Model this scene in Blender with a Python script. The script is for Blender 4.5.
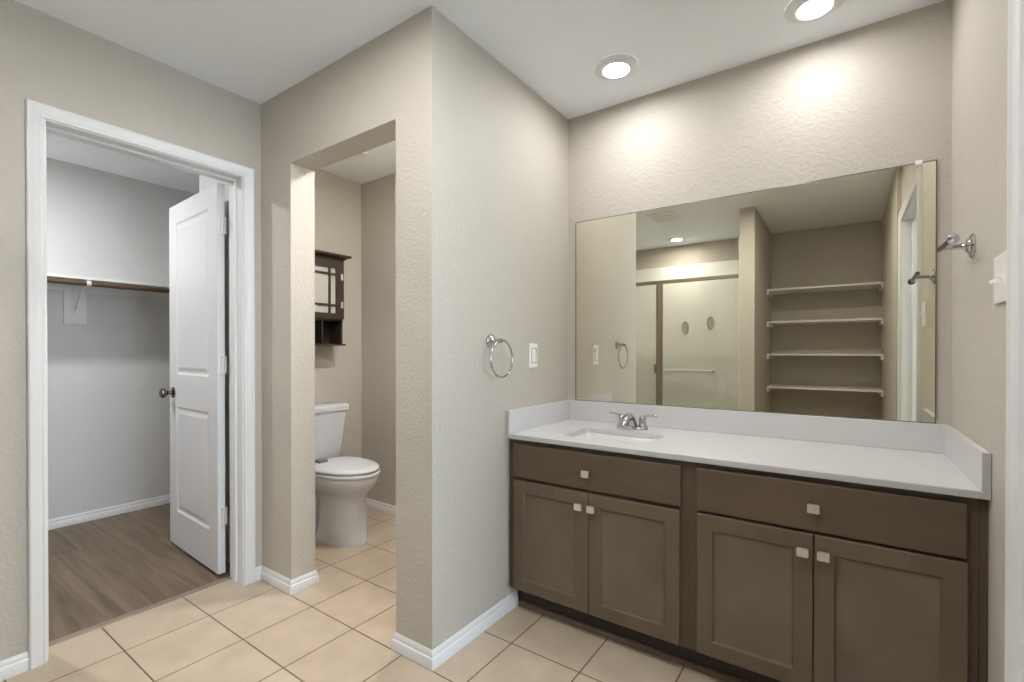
import bpy, bmesh, math, random
from mathutils import Vector, Matrix
random.seed(7)
for o in list(bpy.data.objects):
    bpy.data.objects.remove(o)
SC = bpy.context.scene
COL = SC.collection
PI = math.pi

# ------------------------------------------------------------------ main sizes (metres); x along the mirror wall, y into the room, z up
D = 1.0473      # mirror wall
W = 1.5570      # right wall
XL = -1.2174    # wall with the closet door
H = 2.4376      # ceiling
WT = 0.126      # wall thickness
XT = -1.7571    # toilet room left wall
YS = -2.45      # rear wall (shower, niche)
XC = -3.03      # closet back wall
E_LAMP = 98.0

# ------------------------------------------------------------------ camera
cam = bpy.data.cameras.new('camera')
cam.sensor_width = 36.0
cam.lens = 474.25 * 36.0 / 1024.0
cam.shift_x = 0.0
cam.shift_y = 12.97 / 1024.0
cam.clip_start = 0.02
co = bpy.data.objects.new('camera', cam)
COL.objects.link(co)
co.location = (1.2423, -1.2599, 1.168)
co.rotation_euler = (PI/2 - 0.0048, 0.0, 0.6112)
SC.camera = co

# ------------------------------------------------------------------ world, exposure
wd = bpy.data.worlds.new('world'); SC.world = wd
wd.use_nodes = True
bg = wd.node_tree.nodes.get('Background') or wd.node_tree.nodes.new('ShaderNodeBackground')
bg.inputs['Color'].default_value = (0.72, 0.86, 1.0, 1)
bg.inputs['Strength'].default_value = 9.0
SC.view_settings.view_transform = 'Standard'
SC.view_settings.look = 'None'
SC.view_settings.gamma = 1.0
SC.view_settings.exposure = 0.80
SC.view_settings.use_curve_mapping = False
try:
    SC.cycles.use_denoising = True
    SC.cycles.max_bounces = 14
    SC.cycles.diffuse_bounces = 9
    SC.cycles.glossy_bounces = 6
    SC.cycles.transparent_max_bounces = 12
    SC.cycles.blur_glossy = 1.0
except Exception:
    pass

# ------------------------------------------------------------------ materials
def lin(c):
    return tuple(((v/255.0)/12.92 if v/255.0 <= 0.04045 else ((v/255.0+0.055)/1.055)**2.4) for v in c) + (1.0,)

def mat(name, rgb, rough=0.5, metal=0.0, spec=0.5, coat=0.0):
    m = bpy.data.materials.new(name); m.use_nodes = True
    b = m.node_tree.nodes['Principled BSDF']
    b.inputs['Base Color'].default_value = lin(rgb)
    b.inputs['Roughness'].default_value = rough
    b.inputs['Metallic'].default_value = metal
    b.inputs['Specular IOR Level'].default_value = spec
    b.inputs['Coat Weight'].default_value = coat
    return m, m.node_tree, b

def N(nt, t, **kw):
    n = nt.nodes.new(t)
    for k, v in kw.items():
        setattr(n, k, v)
    return n

def pos(nt):
    return N(nt, 'ShaderNodeNewGeometry').outputs['Position']

def add_bump(nt, b, scale, strength, dist=0.002, detail=3.0, rough=0.5):
    no = N(nt, 'ShaderNodeTexNoise'); no.inputs['Scale'].default_value = scale
    no.inputs['Detail'].default_value = detail; no.inputs['Roughness'].default_value = rough
    nt.links.new(pos(nt), no.inputs['Vector'])
    bu = N(nt, 'ShaderNodeBump'); bu.inputs['Strength'].default_value = strength
    bu.inputs['Distance'].default_value = dist
    nt.links.new(no.outputs['Fac'], bu.inputs['Height'])
    nt.links.new(bu.outputs['Normal'], b.inputs['Normal'])
    return no

def tint(nt, b, rgb, amt, scale=3.0, stretch=(1, 1, 1), detail=4.0):
    """mild procedural mottling of the base colour"""
    mp = N(nt, 'ShaderNodeMapping'); mp.inputs['Scale'].default_value = stretch
    nt.links.new(pos(nt), mp.inputs['Vector'])
    no = N(nt, 'ShaderNodeTexNoise'); no.inputs['Scale'].default_value = scale; no.inputs['Detail'].default_value = detail
    nt.links.new(mp.outputs['Vector'], no.inputs['Vector'])
    r = N(nt, 'ShaderNodeValToRGB')
    c = lin(rgb)
    r.color_ramp.elements[0].position = 0.3; r.color_ramp.elements[1].position = 0.7
    r.color_ramp.elements[0].color = tuple(v*(1-amt) for v in c[:3]) + (1,)
    r.color_ramp.elements[1].color = tuple(min(1, v*(1+amt)) for v in c[:3]) + (1,)
    nt.links.new(no.outputs['Fac'], r.inputs['Fac'])
    nt.links.new(r.outputs['Color'], b.inputs['Base Color'])
    return r

def paint(name, rgb, bump=0.35, scale=70.0, rough=0.6):
    m, nt, b = mat(name, rgb, rough, spec=0.3)
    tint(nt, b, rgb, 0.015, 1.5)
    add_bump(nt, b, scale, bump, 0.005, 3.0)
    return m

M = {}
M['wall'] = paint('greige_wall_paint', (190, 184, 174), 0.60, 72.0)
M['closet'] = paint('closet_wall_paint', (212, 212, 211), 0.22, 85.0)
M['ceil'] = paint('ceiling_paint', (240, 244, 249), 0.35, 50.0, 0.8)
M['trim'] = mat('white_trim_enamel', (224, 224, 225), 0.35)[0]
M['door'] = mat('white_door_enamel', (218, 218, 220), 0.4)[0]
M['porcelain'] = mat('white_porcelain', (208, 211, 216), 0.12, spec=0.5, coat=0.3)[0]
M['seat'] = mat('white_seat_plastic', (216, 218, 221), 0.25)[0]
M['disc'] = mat('pale_grey_disc', (176, 176, 168), 0.4)[0]
M['greyplastic'] = mat('grey_plastic', (120, 118, 116), 0.45)[0]
m, nt, b = mat('white_cultured_marble', (205, 204, 204), 0.22, spec=0.5)
tint(nt, b, (205, 204, 204), 0.012, 6.0); M['counter'] = m
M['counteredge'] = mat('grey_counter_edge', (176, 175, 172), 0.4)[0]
M['basin'] = mat('sink_porcelain', (208, 208, 206), 0.18)[0]
M['chrome'] = mat('chrome', (196, 196, 198), 0.06, 1.0)[0]
m, nt, b = mat('satin_nickel', (226, 221, 213), 0.28, 1.0)
add_bump(nt, b, 400.0, 0.05, 0.0005); b.inputs['Metallic'].default_value = 0.75; M['nickel'] = m
M['knobdark'] = mat('aged_nickel_knob', (120, 114, 106), 0.25, 1.0)[0]
M['plastic'] = mat('white_switch_plastic', (236, 235, 232), 0.3)[0]
M['mirror'] = mat('silvered_glass', (230, 226, 210), 0.0, 1.0)[0]
M['mirroredge'] = mat('mirror_edge_glass', (96, 104, 96), 0.15)[0]
M['bronze'] = mat('brushed_bronze_shower_frame', (150, 141, 128), 0.35, 0.8)[0]
M['white_paint'] = mat('white_shelf_paint', (228, 226, 222), 0.45)[0]
M['dark'] = mat('dark_gap', (28, 24, 20), 0.8)[0]
M['drain'] = mat('chrome_drain', (190, 190, 190), 0.15, 1.0)[0]
M['vent'] = mat('white_vent_enamel', (240, 240, 238), 0.5)[0]

def wood(name, rgb, amt, stretch, scale=7.0, rough=0.42, bump=0.05):
    m, nt, b = mat(name, rgb, rough, spec=0.4)
    r = tint(nt, b, rgb, amt, scale, stretch, 6.0)
    add_bump(nt, b, 160.0, bump, 0.001)
    return m
M['cabpanel'] = wood('stained_cabinet_panel', (103, 91, 77), 0.14, (1.6, 1.6, 1.1), 4.5)
M['cab'] = wood('stained_cabinet_wood_vertical', (98, 84, 68), 0.13, (3.0, 3.0, 0.8), 3.2)
M['cabh'] = wood('stained_cabinet_wood_horizontal', (88, 74, 59), 0.13, (0.8, 3.0, 4.0), 3.2)
M['cabframe'] = wood('stained_cabinet_frame', (86, 73, 59), 0.12, (3.0, 3.0, 0.8), 4.0)
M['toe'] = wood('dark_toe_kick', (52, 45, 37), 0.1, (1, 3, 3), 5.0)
M['shoe'] = wood('brown_shoe_moulding', (112, 92, 74), 0.1, (1, 3, 3), 5.0)
M['espresso'] = wood('espresso_wood', (58, 49, 40), 0.12, (4, 4, 0.8), 5.0, 0.35)
M['rod'] = wood('brown_closet_rod_wood', (92, 74, 58), 0.12, (5, 0.6, 5), 6.0, 0.35)
M['threshold'] = wood('taupe_threshold_strip', (136, 122, 108), 0.08, (5, 1, 5), 6.0)

def brick(nt, w, h, mortar, offset, shift):
    mp = N(nt, 'ShaderNodeMapping'); mp.inputs['Location'].default_value = shift
    nt.links.new(pos(nt), mp.inputs['Vector'])
    bk = N(nt, 'ShaderNodeTexBrick'); bk.offset = offset; bk.squash = 1.0
    bk.inputs['Scale'].default_value = 1.0
    bk.inputs['Brick Width'].default_value = w
    bk.inputs['Row Height'].default_value = h
    bk.inputs['Mortar Size'].default_value = mortar
    bk.inputs['Mortar Smooth'].default_value = 0.15
    nt.links.new(mp.outputs['Vector'], bk.inputs['Vector'])
    return bk

# ceramic floor tile
TS = 0.3022
m, nt, b = mat('cream_floor_tile', (214, 192, 163), 0.32, spec=0.45)
bk = brick(nt, TS, TS, 0.0032, 0.0, (0.753 + 20*TS, 0.012 + 20*TS, 0))
bk.inputs['Color1'].default_value = lin((194, 178, 159))
bk.inputs['Color2'].default_value = lin((189, 172, 152))
bk.inputs['Mortar'].default_value = lin((112, 92, 70))
no = N(nt, 'ShaderNodeTexNoise'); no.inputs['Scale'].default_value = 7.0; no.inputs['Detail'].default_value = 5.0
nt.links.new(pos(nt), no.inputs['Vector'])
ra = N(nt, 'ShaderNodeValToRGB')
ra.color_ramp.elements[0].position = 0.3; ra.color_ramp.elements[1].position = 0.72
ra.color_ramp.elements[0].color = (0.86, 0.84, 0.80, 1); ra.color_ramp.elements[1].color = (1.05, 1.04, 1.03, 1)
nt.links.new(no.outputs['Fac'], ra.inputs['Fac'])
mx = N(nt, 'ShaderNodeMixRGB', blend_type='MULTIPLY'); mx.inputs['Fac'].default_value = 1.0
nt.links.new(bk.outputs['Color'], mx.inputs['Color1']); nt.links.new(ra.outputs['Color'], mx.inputs['Color2'])
nt.links.new(mx.outputs['Color'], b.inputs['Base Color'])
bu = N(nt, 'ShaderNodeBump'); bu.inputs['Strength'].default_value = 0.5; bu.inputs['Distance'].default_value = 0.002; bu.invert = True
nt.links.new(bk.outputs['Fac'], bu.inputs['Height']); nt.links.new(bu.outputs['Normal'], b.inputs['Normal'])
M['tile'] = m

# vinyl plank floor (planks along x)
m, nt, b = mat('brown_vinyl_plank', (122, 106, 90), 0.42, spec=0.35)
bk = brick(nt, 1.22, 0.18, 0.0012, 0.37, (20.3, 20.06, 0))
bk.inputs['Color1'].default_value = lin((124, 108, 91))
bk.inputs['Color2'].default_value = lin((107, 92, 76))
bk.inputs['Mortar'].default_value = lin((88, 74, 61))
mp = N(nt, 'ShaderNodeMapping'); mp.inputs['Scale'].default_value = (0.9, 13.0, 1.0)
nt.links.new(pos(nt), mp.inputs['Vector'])
no = N(nt, 'ShaderNodeTexNoise'); no.inputs['Scale'].default_value = 2.2; no.inputs['Detail'].default_value = 8.0
no.inputs['Distortion'].default_value = 0.7
nt.links.new(mp.outputs['Vector'], no.inputs['Vector'])
ra = N(nt, 'ShaderNodeValToRGB')
ra.color_ramp.elements[0].position = 0.28; ra.color_ramp.elements[1].position = 0.75
ra.color_ramp.elements[0].color = (0.62, 0.59, 0.55, 1); ra.color_ramp.elements[1].color = (1.28, 1.27, 1.24, 1)
nt.links.new(no.outputs['Fac'], ra.inputs['Fac'])
mx = N(nt, 'ShaderNodeMixRGB', blend_type='MULTIPLY'); mx.inputs['Fac'].default_value = 1.0
nt.links.new(bk.outputs['Color'], mx.inputs['Color1']); nt.links.new(ra.outputs['Color'], mx.inputs['Color2'])
nt.links.new(mx.outputs['Color'], b.inputs['Base Color'])
M['plank'] = m

# white moulded shower surround with a faint horizontal tile pattern
m, nt, b = mat('white_shower_surround', (240, 240, 236), 0.22, spec=0.5)
mp = N(nt, 'ShaderNodeMapping'); mp.inputs['Rotation'].default_value = (PI/2, 0, 0); mp.inputs['Location'].default_value = (20, 20, 20)
nt.links.new(pos(nt), mp.inputs['Vector'])
bk = N(nt, 'ShaderNodeTexBrick'); bk.offset = 0.5
for k, v in (('Scale', 1.0), ('Brick Width', 0.2), ('Row Height', 0.1), ('Mortar Size', 0.003), ('Mortar Smooth', 0.4)):
    bk.inputs[k].default_value = v
nt.links.new(mp.outputs['Vector'], bk.inputs['Vector'])
bk.inputs['Color1'].default_value = lin((240, 240, 236)); bk.inputs['Color2'].default_value = lin((238, 238, 234))
bk.inputs['Mortar'].default_value = lin((231, 231, 226))
nt.links.new(bk.outputs['Color'], b.inputs['Base Color'])
bu = N(nt, 'ShaderNodeBump'); bu.inputs['Strength'].default_value = 0.4; bu.inputs['Distance'].default_value = 0.002; bu.invert = True
nt.links.new(bk.outputs['Fac'], bu.inputs['Height']); nt.links.new(bu.outputs['Normal'], b.inputs['Normal'])
M['surround'] = m
M['surround_plain'] = mat('white_acrylic', (228, 228, 225), 0.2)[0]

def thin_glass(name, rgb, gloss=0.08):
    m = bpy.data.materials.new(name); m.use_nodes = True
    nt = m.node_tree
    nt.nodes.clear()
    out = N(nt, 'ShaderNodeOutputMaterial'); t = N(nt, 'ShaderNodeBsdfTransparent'); g = N(nt, 'ShaderNodeBsdfGlossy')
    mi = N(nt, 'ShaderNodeMixShader'); fr = N(nt, 'ShaderNodeFresnel')
    t.inputs['Color'].default_value = lin(rgb); g.inputs['Roughness'].default_value = 0.01
    fr.inputs['IOR'].default_value = 1.45
    nt.links.new(fr.outputs[0], mi.inputs[0]); nt.links.new(t.outputs[0], mi.inputs[1]); nt.links.new(g.outputs[0], mi.inputs[2])
    nt.links.new(mi.outputs[0], out.inputs['Surface'])
    return m
M['glass'] = thin_glass('clear_shower_glass', (251, 252, 250))
M['window_glass'] = thin_glass('window_glass', (248, 250, 250))
m, nt, b = mat('frosted_cabinet_glass', (186, 186, 178), 0.12, spec=0.6); M['cabglass'] = m

def emit(name, rgb, s):
    m = bpy.data.materials.new(name); m.use_nodes = True
    nt = m.node_tree; nt.nodes.clear()
    out = N(nt, 'ShaderNodeOutputMaterial'); e = N(nt, 'ShaderNodeEmission')
    e.inputs['Color'].default_value = rgb; e.inputs['Strength'].default_value = s
    nt.links.new(e.outputs[0], out.inputs['Surface'])
    return m

# ------------------------------------------------------------------ mesh helpers
def box(bm, x0, x1, y0, y1, z0, z1, bev=0.0, seg=2):
    t = bmesh.new()
    bmesh.ops.create_cube(t, size=1.0)
    bmesh.ops.scale(t, vec=(abs(x1-x0), abs(y1-y0), abs(z1-z0)), verts=t.verts)
    if bev > 0:
        bmesh.ops.bevel(t, geom=list(t.edges), offset=bev, segments=seg, profile=0.5, affect='EDGES')
    bmesh.ops.translate(t, vec=((x0+x1)/2, (y0+y1)/2, (z0+z1)/2), verts=t.verts)
    merge(bm, t)

def merge(bm, t, mx=None):
    if mx is not None:
        bmesh.ops.transform(t, matrix=mx, verts=t.verts)
    me = bpy.data.meshes.new('tmp'); t.to_mesh(me); t.free()
    bm.from_mesh(me); bpy.data.meshes.remove(me)

def loft(bm, rings, cap0=True, cap1=True, closed=True):
    """rings: lists of 3-D points with the same count"""
    vs = [[bm.verts.new(p) for p in r] for r in rings]
    n = len(vs[0])
    for a, c in zip(vs[:-1], vs[1:]):
        for i in range(n if closed else n-1):
            j = (i+1) % n
            try: bm.faces.new((a[i], a[j], c[j], c[i]))
            except ValueError: pass
    if cap0: bm.faces.new(list(reversed(vs[0])))
    if cap1: bm.faces.new(vs[-1])
    return vs

def axis_matrix(center, axis):
    z = Vector(axis).normalized()
    return Matrix.Translation(center) @ z.to_track_quat('Z', 'Y').to_matrix().to_4x4()

def lathe(bm, prof, center=(0, 0, 0), axis=(0, 0, 1), n=32, cap0=True, cap1=True):
    t = bmesh.new()
    rings = [[(r*math.cos(2*PI*i/n), r*math.sin(2*PI*i/n), z) for i in range(n)] for r, z in prof]
    loft(t, rings, cap0, cap1)
    merge(bm, t, axis_matrix(center, axis))

def tube(bm, pts, rad, n=12, closed=False):
    pts = [Vector(p) for p in pts]
    k = len(pts)
    rs = rad if isinstance(rad, (list, tuple)) else [rad]*k
    rings = []
    up = None
    for i in range(k):
        if closed:
            d = (pts[(i+1) % k] - pts[i-1]).normalized()
        else:
            d = (pts[min(i+1, k-1)] - pts[max(i-1, 0)]).normalized()
        if up is None:
            up = Vector((0, 0, 1)) if abs(d.z) < 0.9 else Vector((1, 0, 0))
        s = d.cross(up).normalized(); up = s.cross(d).normalized()
        rings.append([tuple(pts[i] + (s*math.cos(2*PI*j/n) + up*math.sin(2*PI*j/n))*rs[i]) for j in range(n)])
    if closed:
        rings.append(rings[0])
        loft(bm, rings, False, False)
        bmesh.ops.remove_doubles(bm, verts=bm.verts, dist=1e-6)
    else:
        loft(bm, rings)

def sweep(bm, path, prof, closed=False):
    """sweep a moulding profile [(out, z)] along a floor path of (x, y); 'out' goes to the left of the walking direction, mitred"""
    n = len(path); rings = []
    P = [Vector(p) for p in path]
    for i in range(n):
        a = P[i] - P[i-1] if i > 0 else P[1] - P[0]
        c = P[i+1] - P[i] if i < n-1 else P[-1] - P[-2]
        a = a.normalized(); c = c.normalized()
        na = Vector((-a.y, a.x)); nc = Vector((-c.y, c.x))
        mdir = (na + nc); mdir = mdir / max(1e-6, mdir.dot(na))
        rings.append([(P[i].x + mdir.x*o, P[i].y + mdir.y*o, z) for o, z in prof])
    loft(bm, rings)

def rrect(x0, x1, y0, y1, r, z, n=6):
    pts = []
    for cx, cy, a0 in ((x1-r, y1-r, 0), (x0+r, y1-r, PI/2), (x0+r, y0+r, PI), (x1-r, y0+r, 3*PI/2)):
        for i in range(n+1):
            a = a0 + PI/2*i/n
            pts.append((cx + r*math.cos(a), cy + r*math.sin(a), z))
    return pts

def finish(bm, smooth=None):
    bmesh.ops.recalc_face_normals(bm, faces=bm.faces)

def obj(name, bm, m, parent=None, smooth=False):
    finish(bm)
    me = bpy.data.meshes.new(name)
    if parent is not None:
        inv = world_of(parent).inverted()
        bmesh.ops.transform(bm, matrix=inv, verts=bm.verts)
    bm.to_mesh(me); bm.free()
    me.materials.append(m)
    o = bpy.data.objects.new(name, me); COL.objects.link(o)
    if smooth:
        me.polygons.foreach_set('use_smooth', [True]*len(me.polygons))
        try:
            me.set_sharp_from_angle(angle=math.radians(smooth if smooth is not True else 40))
        except Exception:
            pass
    if parent is not None:
        o.parent = parent
    return o

def world_of(o):
    mx = Matrix.LocRotScale(o.location, o.rotation_euler, o.scale)
    return world_of(o.parent) @ mx if o.parent else mx

def thing(name, label, cat, loc, group=None, rz=0.0):
    o = bpy.data.objects.new(name, None); COL.objects.link(o)
    o.empty_display_size = 0.05
    o.location = loc; o.rotation_euler = (0, 0, rz)
    o['label'] = label; o['category'] = cat
    if group: o['group'] = group
    return o

def tag(o, label, cat, group=None):
    o['label'] = label; o['category'] = cat
    if group: o['group'] = group
    return o

def struct(name, bm, m, label=None, cat=None, smooth=False):
    o = obj(name, bm, m, None, smooth)
    o['kind'] = 'structure'
    if label: o['label'] = label
    if cat: o['category'] = cat
    return o

def B(*a, **k):
    bm = bmesh.new(); box(bm, *a, **k); return bm

def holed(axis, t0, t1, a0, a1, o0, o1, oz):
    """wall slab from a0 to a1 with a doorway o0..o1 up to oz, one outline extruded from t0 to t1"""
    bm = bmesh.new()
    out = [(a0, 0), (o0, 0), (o0, oz), (o1, oz), (o1, 0), (a1, 0), (a1, H), (o1, H), (o0, H), (a0, H)]
    quads = [(0, 1, 2, 9), (2, 8, 9), (2, 3, 7, 8), (3, 4, 5, 7), (5, 6, 7)]
    P = (lambda a, z, t: (t, a, z)) if axis == 'x' else (lambda a, z, t: (a, t, z))
    lo = [bm.verts.new(P(a, z, t0)) for a, z in out]; hi = [bm.verts.new(P(a, z, t1)) for a, z in out]
    for q_ in quads:
        bm.faces.new([lo[i] for i in q_]); bm.faces.new([hi[i] for i in reversed(q_)])
    for i in range(10):
        j = (i+1) % 10
        bm.faces.new((lo[i], lo[j], hi[j], hi[i]))
    return bm

# ------------------------------------------------------------------ room shell
JT = 0.018       # jamb thickness
DZ = 2.037      # door head
# closet doorway in the left wall
CY0, CY1 = -0.802, -0.094
# doorway in the right wall
RY0, RY1 = -0.740, 0.188
# opening to the toilet room
AX, BX, OZ = -0.9406, -0.1960, 2.0774

bm = bmesh.new()
F0, F1 = -1.352, 1.70
out = [(F0, YS-WT), (F1, YS-WT), (F1, D+WT), (XT-WT, D+WT), (XT-WT, 0.0), (F0, 0.0)]
lo = [bm.verts.new((x, y, -0.05)) for x, y in out]; hi = [bm.verts.new((x, y, 0.0)) for x, y in out]
for q_ in ((0, 1, 5), (1, 2, 5), (2, 3, 4, 5)):
    bm.faces.new([hi[i] for i in q_]); bm.faces.new([lo[i] for i in reversed(q_)])
for i in range(6):
    j = (i+1) % 6; bm.faces.new((lo[i], lo[j], hi[j], hi[i]))
struct('floor', bm, M['tile'], 'cream ceramic tile floor with brown grout', 'floor')
bm = bmesh.new(); box(bm, XC-0.1, XT-WT, -2.3, 1.35, -0.052, -0.001); box(bm, XT-WT, -1.352, -2.3, 0.0, -0.052, -0.001)
struct('floor_closet', bm, M['plank'], 'brown wood-look plank floor inside the closet', 'floor')
struct('floor_bedroom', B(1.70, 4.6, -3.2, 2.2, -0.052, -0.001), M['plank'], 'plank floor beyond the right doorway', 'floor')
bm = B(XC-0.1, 4.6, -3.2, 2.2, H, H+0.1)
struct('ceiling', bm, M['ceil'], 'flat white ceiling', 'ceiling')

struct('wall_back', B(XT-WT, W+WT, D, D+WT, 0, H), M['wall'], 'greige wall behind the big mirror', 'wall')
struct('wall_partition', B(-WT, 0, WT, D, 0, H), M['wall'], 'greige partition wall carrying the towel ring', 'wall')
bm = holed('y', 0, WT, XT-WT, 0, AX, BX, OZ)
struct('wall_toilet_front', bm, M['wall'], 'greige wall with the opening into the toilet room', 'wall')
bm = holed('x', XL-WT, XL, YS, 0, CY0-JT, CY1+JT, DZ+JT)
struct('wall_left', bm, M['wall'], 'greige wall around the closet doorway', 'wall')
struct('wall_toilet_back', B(XT, -WT, 1.031, D, 0, H), M['wall'], 'greige toilet room back wall', 'wall')
struct('wall_toilet_left', B(XT-WT, XT, WT, D, 0, H), M['wall'], 'greige toilet room wall behind the tank', 'wall')
bm = holed('x', W, W+WT, YS, D, RY0-JT, RY1+JT, DZ+JT)
struct('wall_right', bm, M['wall'], 'greige wall beside the vanity with a doorway', 'wall')
struct('wall_rear', B(XL-WT, W+WT, YS-WT, YS, 0, H), M['wall'], 'greige wall behind shower and shelf niche', 'wall')
struct('wall_niche', B(0.477, 0.598, YS, -1.27, 0, H), M['wall'], 'greige stub wall between shower and shelf niche', 'wall')
struct('wall_niche_right', B(1.532, W, YS, RY0-0.056, 0, H), M['wall'], 'greige right side of the shelf niche', 'wall')
# closet room
struct('wall_closet_back', B(XC-0.1, XC, -2.3, 1.35, 0, H), M['closet'], 'white closet wall with shelf and rod', 'wall')
struct('wall_closet_near', B(XC, XL-WT, -2.3, -2.2, 0, H), M['closet'], 'white closet end wall out of view', 'wall')
struct('wall_closet_far', B(XC, XT-WT, 1.25, 1.35, 0, H), M['closet'], 'white closet end wall behind the door', 'wall')
struct('wall_closet_inner', B(-1.905, XT-WT, -0.012, 1.25, 0, H), M['closet'], 'white closet side of the toilet room wall', 'wall')
bm = bmesh.new()
box(bm, XT-WT, XL-WT, -0.012, 0, 0, H)
struct('wall_closet_corner', bm, M['closet'], 'white closet wall behind the open door', 'wall')
bm = holed('x', XL-WT-0.010, XL-WT, -2.2, -0.012, CY0-JT, CY1+JT, DZ+JT)
struct('wall_closet_front', bm, M['closet'], 'white closet side of the doorway wall', 'wall')
# bedroom beyond the right doorway, with its window
XB = 4.4
WY0, WY1, WZ0, WZ1 = -1.5, 0.9, 0.6, 2.15
struct('wall_bedroom_near', B(W+WT, XB, -3.2, -3.1, 0, H), M['wall'], 'bedroom wall', 'wall')
struct('wall_bedroom_far', B(W+WT, XB, 2.1, 2.2, 0, H), M['wall'], 'bedroom wall', 'wall')
bm = bmesh.new()
box(bm, XB, XB+0.1, -3.2, WY0, 0, H); box(bm, XB, XB+0.1, WY1, 2.2, 0, H)
box(bm, XB, XB+0.1, WY0, WY1, 0, WZ0); box(bm, XB, XB+0.1, WY0, WY1, WZ1, H)
struct('wall_bedroom_window', bm, M['wall'], 'bedroom wall with the window', 'wall')
bm = bmesh.new()
for a in ((WY0, WY0+0.05, WZ0, WZ1), (WY1-0.05, WY1, WZ0, WZ1), (WY0, WY1, WZ0, WZ0+0.05), (WY0, WY1, WZ1-0.05, WZ1), (-0.33, -0.27, WZ0, WZ1)):
    box(bm, XB+0.02, XB+0.08, *a)
wf = struct('window_1', bm, M['trim'], 'white bedroom window', 'window')
bm = B(XB+0.045, XB+0.051, WY0+0.04, WY1-0.04, WZ0+0.04, WZ1-0.04)
g = obj('window_glass', bm, M['window_glass'], wf)
pl = bpy.data.lights.new('window_portal', 'AREA'); pl.shape = 'RECTANGLE'; pl.size = WY1-WY0; pl.size_y = WZ1-WZ0
try: pl.cycles.is_portal = True
except Exception: pass
po = bpy.data.objects.new('window_portal', pl); COL.objects.link(po)
po.location = (XB-0.02, (WY0+WY1)/2, (WZ0+WZ1)/2); po.rotation_euler = (0, PI/2, 0)

# ------------------------------------------------------------------ door casings, jambs, threshold
CP = [(0.0, 0.0), (0.0, 0.010), (0.006, 0.012), (0.012, 0.010), (0.020, 0.014), (0.036, 0.016), (0.040, 0.019), (0.044, 0.0195), (0.048, 0.017), (0.050, 0.010), (0.050, 0.0)]
def casing(name, x, nx, y0, y1, zt, label):
    bm = bmesh.new()
    rv = 0.005
    path = [(y0-rv, 0.0, -1, 0), (y0-rv, zt+rv, -1, 1), (y1+rv, zt+rv, 1, 1), (y1+rv, 0.0, 1, 0)]
    rings = []
    for y, z, dy, dz in path:
        rings.append([(x + nx*t, y + dy*w, z + dz*w) for w, t in CP])
    loft(bm, rings)
    return struct(name, bm, M['trim'], label, 'trim', smooth=30)
casing('trim_1', XL, 1, CY0, CY1, DZ, 'white moulded casing around the closet doorway')
casing('trim_2', XL-WT-0.010, -1, CY0, CY1, DZ, 'white casing on the closet side of the doorway')
casing('trim_3', W, -1, RY0, RY1, DZ, 'white moulded casing around the right doorway')
def jamb(name, x0, x1, y0, y1, zt, xs, label):
    bm = bmesh.new()
    T = 0.018
    box(bm, x0, x1, y0-T, y0, 0, zt+T); box(bm, x0, x1, y1, y1+T, 0, zt+T); box(bm, x0, x1, y0, y1, zt, zt+T)
    box(bm, xs, xs+0.035, y0, y0+0.011, 0, zt, bev=0.002); box(bm, xs, xs+0.035, y1-0.011, y1, 0, zt, bev=0.002)
    box(bm, xs, xs+0.035, y0+0.011, y1-0.011, zt-0.011, zt, bev=0.002)
    return struct(name, bm, M['trim'], label, 'trim')
jamb('trim_4', XL-WT-0.010, XL, CY0, CY1, DZ, XL-0.088, 'white jamb lining the closet doorway')
jamb('trim_5', W, W+WT, RY0, RY1, DZ, W+0.05, 'white jamb lining the right doorway')
bm = bmesh.new()
pr = [(0, 0), (0.004, 0.004), (0.020, 0.007), (0.036, 0.004), (0.040, 0)]
loft(bm, [[(-1.372+a, y, c) for a, c in pr] for y in (CY0, CY1)])
struct('trim_6', bm, M['threshold'], 'taupe threshold strip between closet planks and tile', 'trim')

# ------------------------------------------------------------------ baseboards
HB = 0.066
BP = [(0, 0), (0.013, 0), (0.013, 0.036), (0.011, 0.041), (0.0075, 0.044), (0.0085, 0.050), (0.0065, 0.058), (0.003, HB), (0, HB)]
def base(name, path, label):
    bm = bmesh.new(); sweep(bm, path, BP)
    return struct(name, bm, M['trim'], label, 'baseboard', smooth=25)
base('baseboard_partition', [(0, 0.545), (0, 0), (BX, 0), (BX, WT), (-WT, WT)], 'white baseboard wrapping the partition wall corner')
base('baseboard_toilet', [(XL, CY1+0.055), (XL, 0), (AX, 0), (AX, WT), (XT, WT), (XT, 1.031), (-WT, 1.031), (-WT, WT)][::-1], 'white baseboard around the stub wall and toilet room')
base('baseboard_left', [(XL, CY0-0.055), (XL, -1.285)], 'white baseboard left of the closet doorway')
base('baseboard_closet', [(XC, -2.2), (XC, 1.25), (-1.905, 1.25)][::-1], 'white baseboard along the closet back wall')
base('baseboard_right', [(W, RY1+0.055), (W, 0.48)], 'white baseboard under the light switch')

# ------------------------------------------------------------------ closet door leaf (two moulded panels)
LW, LT, LZ0, LZ1 = 0.708, 0.035, 0.020, 2.034
door = bpy.data.objects.new('door_1', None); COL.objects.link(door)
door.location = (-1.396, -0.133, 0); door.rotation_euler = (0, 0, PI - math.atan2(0.035, 0.703))
door['kind'] = 'structure'; door['label'] = 'white two-panel closet door standing open into the closet'; door['category'] = 'door'
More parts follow.
